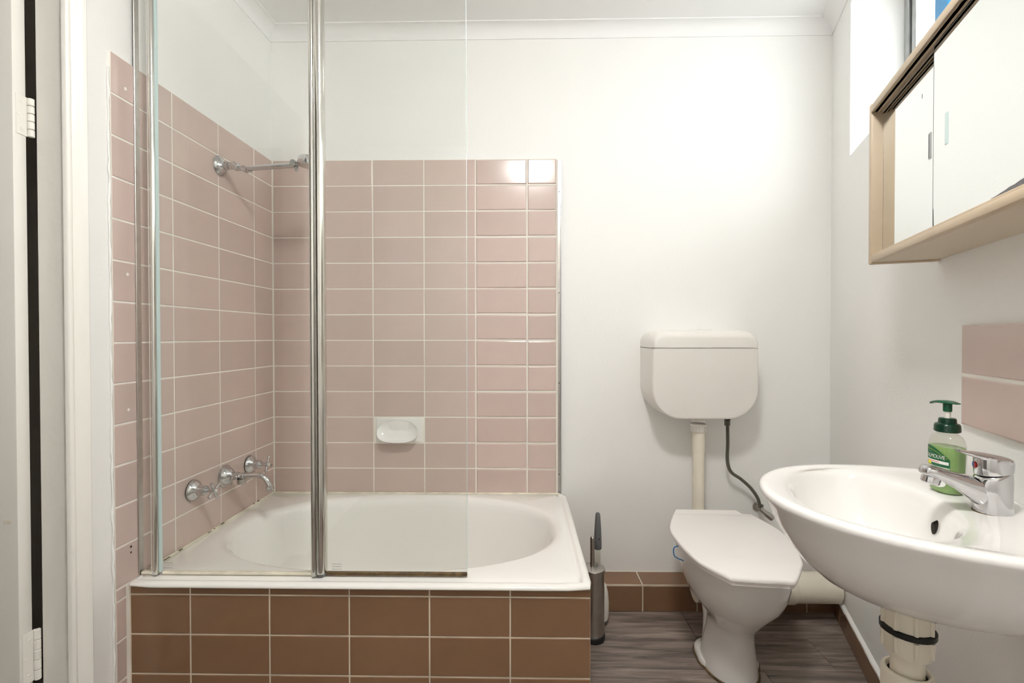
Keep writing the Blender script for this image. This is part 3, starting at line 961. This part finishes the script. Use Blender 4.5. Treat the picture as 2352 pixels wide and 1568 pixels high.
hc.loft([[(x, y, LZ - .008) for x, y in hb], [(x, y, LZ + .008) for x, y in hb], [(x, y, LZ + .0115) for x, y in inset(hb, .004)]])
hc.build('hinge_cover', 'lid', to, 30)
ck = thing('toilet_freshener_hook', 'thin blue wire hook over the left side of the toilet rim', 'hook', (1.4410, -.42, .372))
MB().tube(crom([(.022, .0, .012), (.004, .0, .013), (-.006, .002, .006), (-.006, .002, -.012), (-.001, .0, -.020), (.012, -.002, -.026), (.022, -.002, -.03)], 4), .0016, 8).build('wire', 'blue', ck, 60)

wp = thing('waste_pipe', 'thick cream painted waste pipe behind the toilet', 'pipe', (1.62, -.158, .127))
MB().tube([(-.03, 0, 0), (.25, 0, 0), (.463, 0, 0)], .0515, 28).build('pipe', 'pvc', wp, 60)
MB().lathe([(.052, 0), (.0555, .003), (.0560, .06), (.0545, .066), (.052, .068)], (.245, 0, 0), (1, 0, 0), n=32).build('collar', 'pvc', wp, 40)

# ------------------------------------------------------------------ toilet brushes
tb = thing('toilet_brush', 'brushed steel toilet brush holder beside the bath', 'toilet brush', (1.2185, -.256, 0))
MB().lathe([(.037, 0), (.039, .003), (.039, .016), (.037, .020), (.034, .022)], n=36).build('base', 'black', tb, 40)
MB().lathe([(.0355, .018), (.0360, .020), (.0360, .228), (.034, .230)], n=40).build('canister', 'steel', tb, 40)
MB().lathe([(.0368, .226), (.0385, .227), (.0385, .238), (.0375, .2395), (.030, .2420), (.012, .245), (.008, .245)], n=40).build('lid', 'steel', tb, 30)
MB().lathe([(.0075, .243), (.0075, .336), (.0070, .341), (.0050, .344)], (-.004, -.003, 0), n=20).build('handle', 'steel', tb, 40)

tb2 = thing('toilet_brush', 'white plastic toilet brush pot with grey handle, behind the steel one', 'toilet brush', (1.2475, -.165, 0))
MB().lathe([(.030, 0), (.034, .004), (.036, .014), (.0365, .02)], n=36).build('base', 'grey', tb2, 40)
MB().lathe([(.0365, .019), (.0390, .035), (.0390, .075), (.036, .11), (.029, .135), (.018, .146)], n=36).build('pot', 'plastic', tb2, 50)
MB().lathe([(.009, .13), (.009, .275)], n=20).build('clear_stem', 'clear', tb2, 40)
hz = MB().lathe([(.0120, .262), (.0135, .265), (.0135, .29), (.0120, .33), (.0098, .365), (.0085, .383), (.006, .390), (.002, .392)], n=24)
hh = hz.build('handle', 'grey', tb2, 40)
MB().rbox(.0015, .0045, -.0142, -.0125, .298, .305, .0005, 1).build('slot', 'black', hh, 0)

# ------------------------------------------------------------------ wash basin (right wall frame: x out of wall, y along wall)
def RW(o, s_, z=0.0):
    d = Vector((-math.sin(math.radians(20.15)), -math.cos(math.radians(20.15)), 0))
    n = Vector((-math.cos(math.radians(20.15)), math.sin(math.radians(20.15)), 0))
    return RP + n * o + d * s_ + Vector((0, 0, z))
bs = thing('wash_basin', 'white ceramic wash basin hung on the right wall', 'wash basin', RW(0, 1.205), RA)
NW = 96
def outline(sc, dn=0.0, e=0.0):
    """rim outline, scaled about the drain (o=.17)"""
    out = []
    for i in range(NW):
        t = 2 * PI * i / NW
        c, s_ = math.cos(t), math.sin(t)
        if s_ >= 0:
            p = 2.15; b = .283
        else:
            p = 4.5; b = .088
        r = 1.0 / ((abs(c) ** p + abs(s_) ** p) ** (1.0 / p))
        o = .09 + b * r * s_
        y = .2215 * r * c
        o = .165 + (o - .165) * sc
        out.append((max(o, .002), y * sc))
    return out
def shr(d):
    out = []
    q = inset(outline(1.0), d)
    return q
BZ = .755
rings = []
for sc, z in ((.13, .595), (.30, .598), (.46, .606), (.60, .622), (.72, .644), (.825, .673), (.905, .704), (.962, .733)):
    rings.append([(o, y, z) for o, y in outline(sc)])
rings += [[(o, y, BZ - .012) for o, y in outline(.998)], [(o, y, BZ - .005) for o, y in outline(1.0)], [(o, y, BZ - .0015) for o, y in shr(.003)], [(o, y, BZ) for o, y in shr(.008)],
          [(o, y, BZ - .0003) for o, y in shr(.014)], [(o, y, BZ - .0015) for o, y in shr(.022)]]
def bowl(a, b, co, z):
    out = []
    for i in range(NW):
        t = 2 * PI * i / NW
        out.append((co + b * math.sin(t), a * math.cos(t), z))
    return out
def mixr(k, z):
    return [(a[0] * (1 - k) + b[0] * k, a[1] * (1 - k) + b[1] * k, z) for a, b in zip(shr(.022), bowl(.174, .113, .215, 0))]
rings += [mixr(.35, BZ - .0028), mixr(.7, BZ - .0046), mixr(1.0, BZ - .0072), bowl(.169, .109, .215, BZ - .0105), bowl(.165, .1055, .215, BZ - .0155), bowl(.161, .102, .215, BZ - .023), bowl(.157, .0985, .215, BZ - .035), bowl(.144, .090, .212, BZ - .065), bowl(.118, .075, .205, BZ - .097),
          bowl(.08, .054, .19, BZ - .120), bowl(.04, .03, .18, BZ - .130), bowl(.015, .012, .175, BZ - .132)]
MB().loft(rings, True, True).build('bowl', 'ceramic', bs, 75)
ofl = MB().loft([[(.1160 + .004 * k, -.012 + 0.0065 * math.cos(2 * PI * i / 20), .711 + .0095 * math.sin(2 * PI * i / 20) - .003 * k) for i in range(20)] for k in (0, 1.7)])
ofl.build('overflow_hole', 'dark', bs, 40)
MB().lathe([(.02, 0), (.021, .003), (.016, .004)], (.175, 0, BZ - .132), n=24).build('drain_ring', 'chrome', bs, 40)

# trap under the basin
tr = thing('sink_trap', 'cream plastic waste trap under the wash basin', 'waste trap', RW(.157, 1.2), RA)
mb = MB().lathe([(.030, .5945), (.033, .5935), (.033, .546), (.031, .5445)], n=32)
for k in range(8):
    a = 2 * PI * k / 8
    mb.tube([(.0330 * math.cos(a), .0330 * math.sin(a), .546), (.0330 * math.cos(a), .0330 * math.sin(a), .592)], .0035, 8)
mb.build('back_nut', 'pvc', tr, 35)
MB().lathe([(.030, .5450), (.0375, .5440), (.0375, .5370), (.030, .536)], n=32).build('rubber_washer', 'black', tr, 35)
mb = MB().lathe([(.030, .5360), (.0335, .5355), (.0335, .510), (.031, .501), (.0235, .498)], n=32)
for k in range(8):
    a = 2 * PI * k / 8
    mb.tube([(.0335 * math.cos(a), .0335 * math.sin(a), .509), (.0335 * math.cos(a), .0335 * math.sin(a), .5345)], .0035, 8)
mb.build('coupling_nut', 'pvc', tr, 35)
MB().lathe([(.0228, .44), (.0228, .507)], n=32).build('tail_pipe', 'pvc', tr, 35)
MB().lathe([(.027, .30), (.033, .31), (.035, .32), (.035, .470), (.0325, .474), (.0290, .474), (.0265, .470), (.0262, .452), (.0225, .451)], n=36, cap=False).build('trap_cup', 'pvc', tr, 35)
MB().lathe([(.0228, .4655), (.0285, .4655), (.0285, .4665), (.0228, .4665)], n=32, cap=False).build('socket_shade_ring', 'dark', tr, 35)  # dark ring standing in for the shade inside the cup socket
MB().tube(crom([(0, 0, .36), (-.05, 0, .355), (-.10, 0, .355), (-.155, 0, .355)], 4), .021, 20).build('outlet_pipe', 'pvc', tr, 60)

# mixer tap
mx = thing('mixer_tap', 'chrome single-lever mixer tap on the wash basin', 'tap', RW(.061, 1.222, BZ - .006), RA)
def ell(a, b, co, cy, z, n=36, p=2.2, dz=0.0):
    out = []
    for i in range(n):
        t = 2 * PI * i / n
        c, s_ = math.cos(t), math.sin(t)
        r = 1.0 / ((abs(c) ** p + abs(s_) ** p) ** (1.0 / p))
        out.append((co + a * r * c, cy + b * r * s_, z + dz * r * c))
    return out
MB().loft([ell(.0238, .0232, .0, 0, 0), ell(.0238, .0232, .0, 0, .002), ell(.0225, .022, 0, 0, .0025)]).build('base_gasket', 'brown', mx, 40)
MB().loft([ell(.0226, .0222, .0, 0, .001), ell(.0226, .0220, .001, 0, .012), ell(.023, .0218, .002, 0, .028), ell(.0235, .0214, .002, 0, .042), ell(.0225, .021, .001, 0, .052, dz=-.003), ell(.021, .0205, .000, 0, .058, dz=-.004),
           ell(.019, .019, -.001, 0, .060, dz=-.004)]).build('body', 'chrome', mx, 50)
def sect(o, z, w, h, tilt):
    out = []
    for i in range(24):
        t = 2 * PI * i / 24
        c, s_ = math.cos(t), math.sin(t)
        r = 1.0 / ((abs(c) ** 3 + abs(s_) ** 3) ** (1.0 / 3))
        yy, hh_ = w * r * c, h * r * s_
        out.append((o - math.sin(tilt) * hh_, yy, z + math.cos(tilt) * hh_))
    return out
MB().loft([sect(-.006, .022, .019, .021, .55), sect(.012, .030, .0185, .0205, .55), sect(.027, .0375, .0175, .0165, .5), (sect(.043, .0445, .0165, .0125, .42)), sect(.058, .0505, .0155, .0100, .34), sect(.071, .0550, .0150, .0092, .28),
           sect(.080, .0570, .0140, .0085, .2), sect(.086, .0575, .0115, .0070, .2), sect(.089, .0572, .006, .004, .2)]).build('spout', 'chrome', mx, 50)
MB().lathe([(.0110, .0), (.0122, -.002), (.0122, -.010), (.0105, -.012)], (.0745, 0, .0485), (-.22, 0, 1), n=24).build('aerator', 'chrome', mx, 40)
lv = MB()
lv.loft([ell(.0215, .0205, .000, 0, .061, dz=-.004), ell(.0220, .0210, .0, 0, .064, dz=-.003), ell(.0225, .0210, .000, 0, .078, dz=.001), ell(.0215, .0200, .000, 0, .0845, dz=.002), ell(.0165, .015, .000, 0, .0870, dz=.0025)])
lv.loft([sect(-.014, .0805, .018, .005, 0), sect(.004, .0825, .0180, .0060, 0), sect(.016, .0848, .0160, .0052, -.10), sect(.027, .0872, .0140, .0036, -.15), sect(.037, .0895, .0128, .0024, -.15), sect(.0425, .0905, .0100, .0015, -.15)])
lo = lv.build('lever', 'chrome', mx, 50)
for i, mm in enumerate(('red', 'blue')):
    rr = .0050
    half = [(.0222, (rr * math.sin(a)), .0715 + rr * math.cos(a)) for a in [PI * k / 10 + (PI if i else 0) for k in range(11)]]
    MB().loft([half, [(x + .0012, y, z) for x, y, z in half]]).build('temperature_dot', mm, lo, 30)

# ------------------------------------------------------------------ soap bottle
bt = thing('soap_bottle', 'clear pump bottle of green liquid hand soap beside the basin tap', 'soap bottle', RW(.080, 1.128, BZ - .0065), math.radians(92))
def bo(sc, z, a=.0262, b=.0190):
    return ell(a * sc, b * sc, 0, 0, z, 40, 2.5)
prof_b = [(.80, 0), (.93, .003), (.98, .010), (.97, .030), (1.0, .050), (1.02, .070), (1.0, .082), (.93, .091), (.80, .0975), (.60, .1015), (.45, .103), (.45, .108)]
bottle = MB().loft([bo(s_, z) for s_, z in prof_b]).build('bottle', 'clear', bt, 60)
lq = [(.76, .0025), (.89, .005), (.94, .011), (.93, .030), (.955, .050), (.975, .070), (.965, .078), (.95, .080)]
MB().loft([bo(s_, z) for s_, z in lq]).build('liquid_soap', 'liquid', bt, 60)
MB().lathe([(.0165, .1045), (.0180, .106), (.0175, .116), (.0160, .1185), (.0125, .120), (.0118, .127), (.0105, .128)], n=28).build('collar', 'dkgreen', bt, 40)
MB().lathe([(.0045, .126), (.0045, .142)], n=16).build('stem', 'plastic', bt, 40)
pm = MB().lathe([(.0058, .139), (.0062, .141), (.0062, .152), (.005, .154)], n=18)
pm.loft([sect(-.012, .1545, .0085, .0014, .05), sect(-.018, .1540, .006, .0008, .05)][::-1] + [sect(-.004, .155, .0105, .0025, 0), sect(.006, .155, .0100, .0028, 0), sect(.017, .154, .0075, .0024, .1), sect(.026, .1520, .0050, .0022, .2), sect(.030, .1505, .0040, .0022, .25)])
pm.build('pump_head', 'green', bt, 40)
# printed label on the broad face (local +Y)
import bisect
def surf(x, z, off=.0005):
    zs = [p[1] for p in prof_b]
    k = max(1, min(len(zs) - 1, bisect.bisect(zs, z)))
    u = (z - zs[k - 1]) / (zs[k] - zs[k - 1])
    sc = prof_b[k - 1][0] * (1 - u) + prof_b[k][0] * u
    a, b = .0262 * sc, .0190 * sc
    q = max(0.0, 1 - min(1, abs(x) / a) ** 2.5)
    return (x, b * q ** (1 / 2.5) + off, z)
def patch(name, m, x0, x1, z0, z1, off, top=None, bot=None, n=18, k=4):
    vs, fs = [], []
    for i in range(n + 1):
        x = x0 + (x1 - x0) * i / n
        za = z0 if bot is None else bot(i / n)
        zb = z1 if top is None else top(i / n)
        for j in range(k + 1):
            vs.append(surf(x, za + (zb - za) * j / k, off))
    for i in range(n):
        for j in range(k):
            q = i * (k + 1) + j
            fs.append((q, q + 1, q + k + 2, q + k + 1))
    return MB().add(vs, fs).build(name, m, bt, 60)
XL, XR = .0240, -.0205
lab = patch('label', 'label_g', XL, XR, .046, .08, .0005, top=lambda u: .0800 - .019 * u ** 2.6)
patch('label_line', 'label_y', XL, XR + .002, 0, 0, .0007, top=lambda u: .0745 - .0135 * u ** 2.6, bot=lambda u: .0741 - .0135 * u ** 2.6, k=1)
patch('label_stripe', 'label_w', XL, XR + .001, .0515, .0565, .0008)
patch('label_stripe_text', 'label_r', XL - .004, XR + .014, .0535, .0548, .0010, k=1)
patch('label_stripe', 'label_w', XL, XR, .0452, .0466, .0009, k=1)
patch('lemon', 'label_y', .017, .008, 0, 0, .0011, top=lambda u: .0480 + .0065 * math.sqrt(max(0, 1 - (2 * u - 1) ** 2)), bot=lambda u: .0480, n=10, k=1)
patch('lower_label', 'label_w', .016, -.016, 0, 0, .0006, top=lambda u: .0185 + .009 * math.sqrt(max(0, 1 - (2 * u - 1) ** 2)), bot=lambda u: .0185 - .007 * math.sqrt(max(0, 1 - (2 * u - 1) ** 2)), n=14, k=2)
patch('lower_label_mark', 'label_g', .006, -.006, .020, .0225, .0009, k=1)
# word on the label
fc = bpy.data.curves.new('label_text', 'FONT')
fc.body = 'PALMOLIVE'
fc.size = 0.0092
fc.space_character = 0.92
fo_ = bpy.data.objects.new('label_text_tmp', fc)
COL.objects.link(fo_)
dg = bpy.context.evaluated_depsgraph_get()
me_ = bpy.data.meshes.new_from_object(fo_.evaluated_get(dg))
bpy.data.objects.remove(fo_)
wid = max(v.co.x for v in me_.vertices)
for v in me_.vertices:
    x = .0215 - v.co.x / wid * .0370
    v.co = Vector(surf(x, .0600 + v.co.y * .95, .0012))
me_.materials.clear()
me_.materials.append(M['label_w'])
tx = bpy.data.objects.new('label_text', me_)
COL.objects.link(tx)
tx.parent = bt

# ------------------------------------------------------------------ mirror cabinet
CS0, CS1, CZ0, CZ1, CD = .871, 1.52, 1.174, 1.525, .123
cb = thing('mirror_cabinet', 'beige wall cabinet with two sliding mirror doors on the right wall', 'cabinet', RP, RA)
for a, b in ((CS0, CS0 + .0155), (CS1 - .0155, CS1)):
    MB().rbox(0, CD, a, b, CZ0, CZ1 + .001, .003, 2).build('side_panel', 'beige', cb, 40)
MB().box(.0, .006, CS0 + .0155, CS1 - .0155, CZ0 + .02, CZ1 - .02).build('back_panel', 'beige_in', cb, 0)
bt_ = MB().rbox(0.0, CD - .004, CS0 + .0155, CS1 - .0155, CZ0 + .004, CZ0 + .019, .001, 1).build('bottom_shelf', 'beige_in', cb, 30)
mb = MB().rbox(CD - .014, CD - .001, CS0 + .0158, CS1 - .0158, CZ0 + .0035, CZ0 + .0175, .0015, 2)
mb.rbox(CD - .016, CD - .003, CS0 + .0158, CS1 - .0158, CZ0 + .0170, CZ0 + .0215, .001, 1)
mb.build('bottom_rail', 'beige', bt_, 40)
tp_ = MB().rbox(0.0, CD - .004, CS0 + .0155, CS1 - .0155, CZ1 - .020, CZ1 - .008, .001, 1).build('top_panel', 'beige', cb, 30)
mb = MB().rbox(CD - .0125, CD + .001, CS0 + .0158, CS1 - .0158, CZ1 - .020, CZ1 - .004, .002, 2)
mb.build('top_rail', 'beige', tp_, 40)
MB().box(CD - .0200, CD - .0188, CS0 + .0155, CS1 - .0155, CZ1 - .0245, CZ1 - .02).build('track', 'beige_in', tp_, 0)
MB().box(CD - .0128, CD - .0118, CS0 + .0155, CS1 - .0155, CZ1 - .0235, CZ1 - .019).build('track', 'beige_in', tp_, 0)
MS = 1.1475
d1 = MB().rbox(CD - .0265, CD - .0220, CS0 + .0157, MS + .05, CZ0 + .021, CZ1 - .022, .0006, 1).build('sliding_mirror', 'mirror', cb, 30)
d2 = MB().rbox(CD - .0180, CD - .0135, MS, CS1 - .017, CZ0 + .021, CZ1 - .022, .0006, 1).build('sliding_mirror', 'mirror', cb, 30)
MB().box(CD - .0182, CD - .0133, MS - .0009, MS - .0001, CZ0 + .021, CZ1 - .022).build('mirror_edge', 'grey', d2, 0)
def pull(parent, o, sc, zc, h, w, m1):
    rim = MB().rbox(o - .0006, o + .0008, sc - w / 2, sc + w / 2, zc - h / 2, zc + h / 2, .0003, 1).build('finger_pull', m1, parent, 30)
    return rim
p_a = pull(d1, CD - .0219, 1.112, 1.3465, .046, .0085, 'alu')
MB().rbox(CD - .0212, CD - .0210, 1.1080, 1.1112, 1.3255, 1.3675, .00005, 1).build('pull_recess', 'black', p_a, 0)
p_b = pull(d2, CD - .0134, 1.193, 1.3455, .050, .0085, 'glass_edge')
# corroded silvering along the lower edge of the doors
def stain(parent, o, pts):
    n = len(pts)
    lo_ = [(o, y, z0) for y, z0, z1 in pts]
    hi = [(o, y, z1) for y, z0, z1 in pts]
    vs = lo_ + hi
    fs = [(i, i + 1, n + i + 1, n + i) for i in range(n - 1)]
    MB().add(vs, fs).build('silvering_stain', 'mirror_stain', parent, 0)
zb = CZ0 + .0225
stain(d2, CD - .0133, [(MS + .0005, zb, zb + .030), (MS + .0015, zb, zb + .034), (MS + .003, zb, zb + .012), (MS + .004, zb, zb + .001)])
stain(d2, CD - .0133, [(1.29, zb - .003, zb)] + [(1.29 + .01 * k, zb - .003, zb + .0010 * k + random.uniform(0, .0016)) for k in range(1, 20)])
stain(d1, CD - .0219, [(CS0 + .0158, zb, CZ1 - .03)] + [(CS0 + .0164 + .0006 * (k % 2), zb + .02 * k, zb + .02 * k + .016) for k in range(12)])
mb = MB()
MB().rbox(CD - .0219, CD - .0217, 1.078, 1.0792, 1.444, 1.452, .00005, 1).build('chip', 'mirror_stain', d1, 0)

# blue container on the window sill behind the cabinet
bl = thing('blue_container', 'blue plastic container on the window sill, mostly hidden by the cabinet', 'container', RW(-.085, .715, WZ0), RA)
ol = rrect(-.03, .03, -.02, .05, (.008,) * 4, 4)
MB().loft([[(x, y, 0) for x, y in ol], [(x, y, .215) for x, y in ol], [(x * .8, .015 + (y - .015) * .8, .225) for x, y in ol], [(x * .45, .015 + (y - .015) * .45, .235) for x, y in ol]]).build('body', 'skyblue', bl, 40)
MB().lathe([(.015, .233), (.016, .236), (.016, .26), (.014, .264)], (0, .015, 0), n=24).build('cap', 'plastic', bl, 40)

# ------------------------------------------------------------------ ceiling lamp (behind the camera, seen only in reflections)
lm = thing('ceiling_light', 'round warm white ceiling light above the viewer', 'ceiling light', (1.04, -1.50, ZC))
MB().lathe([(.142, 0), (.142, -.015), (.132, -.02)], n=40).build('base', 'plastic', lm, 40)
MB().lathe([(.13, -.018), (.13, -.028), (.12, -.05), (.088, -.068), (.048, -.077), (.005, -.08)], n=40).build('diffuser', 'lamp', lm, 60)
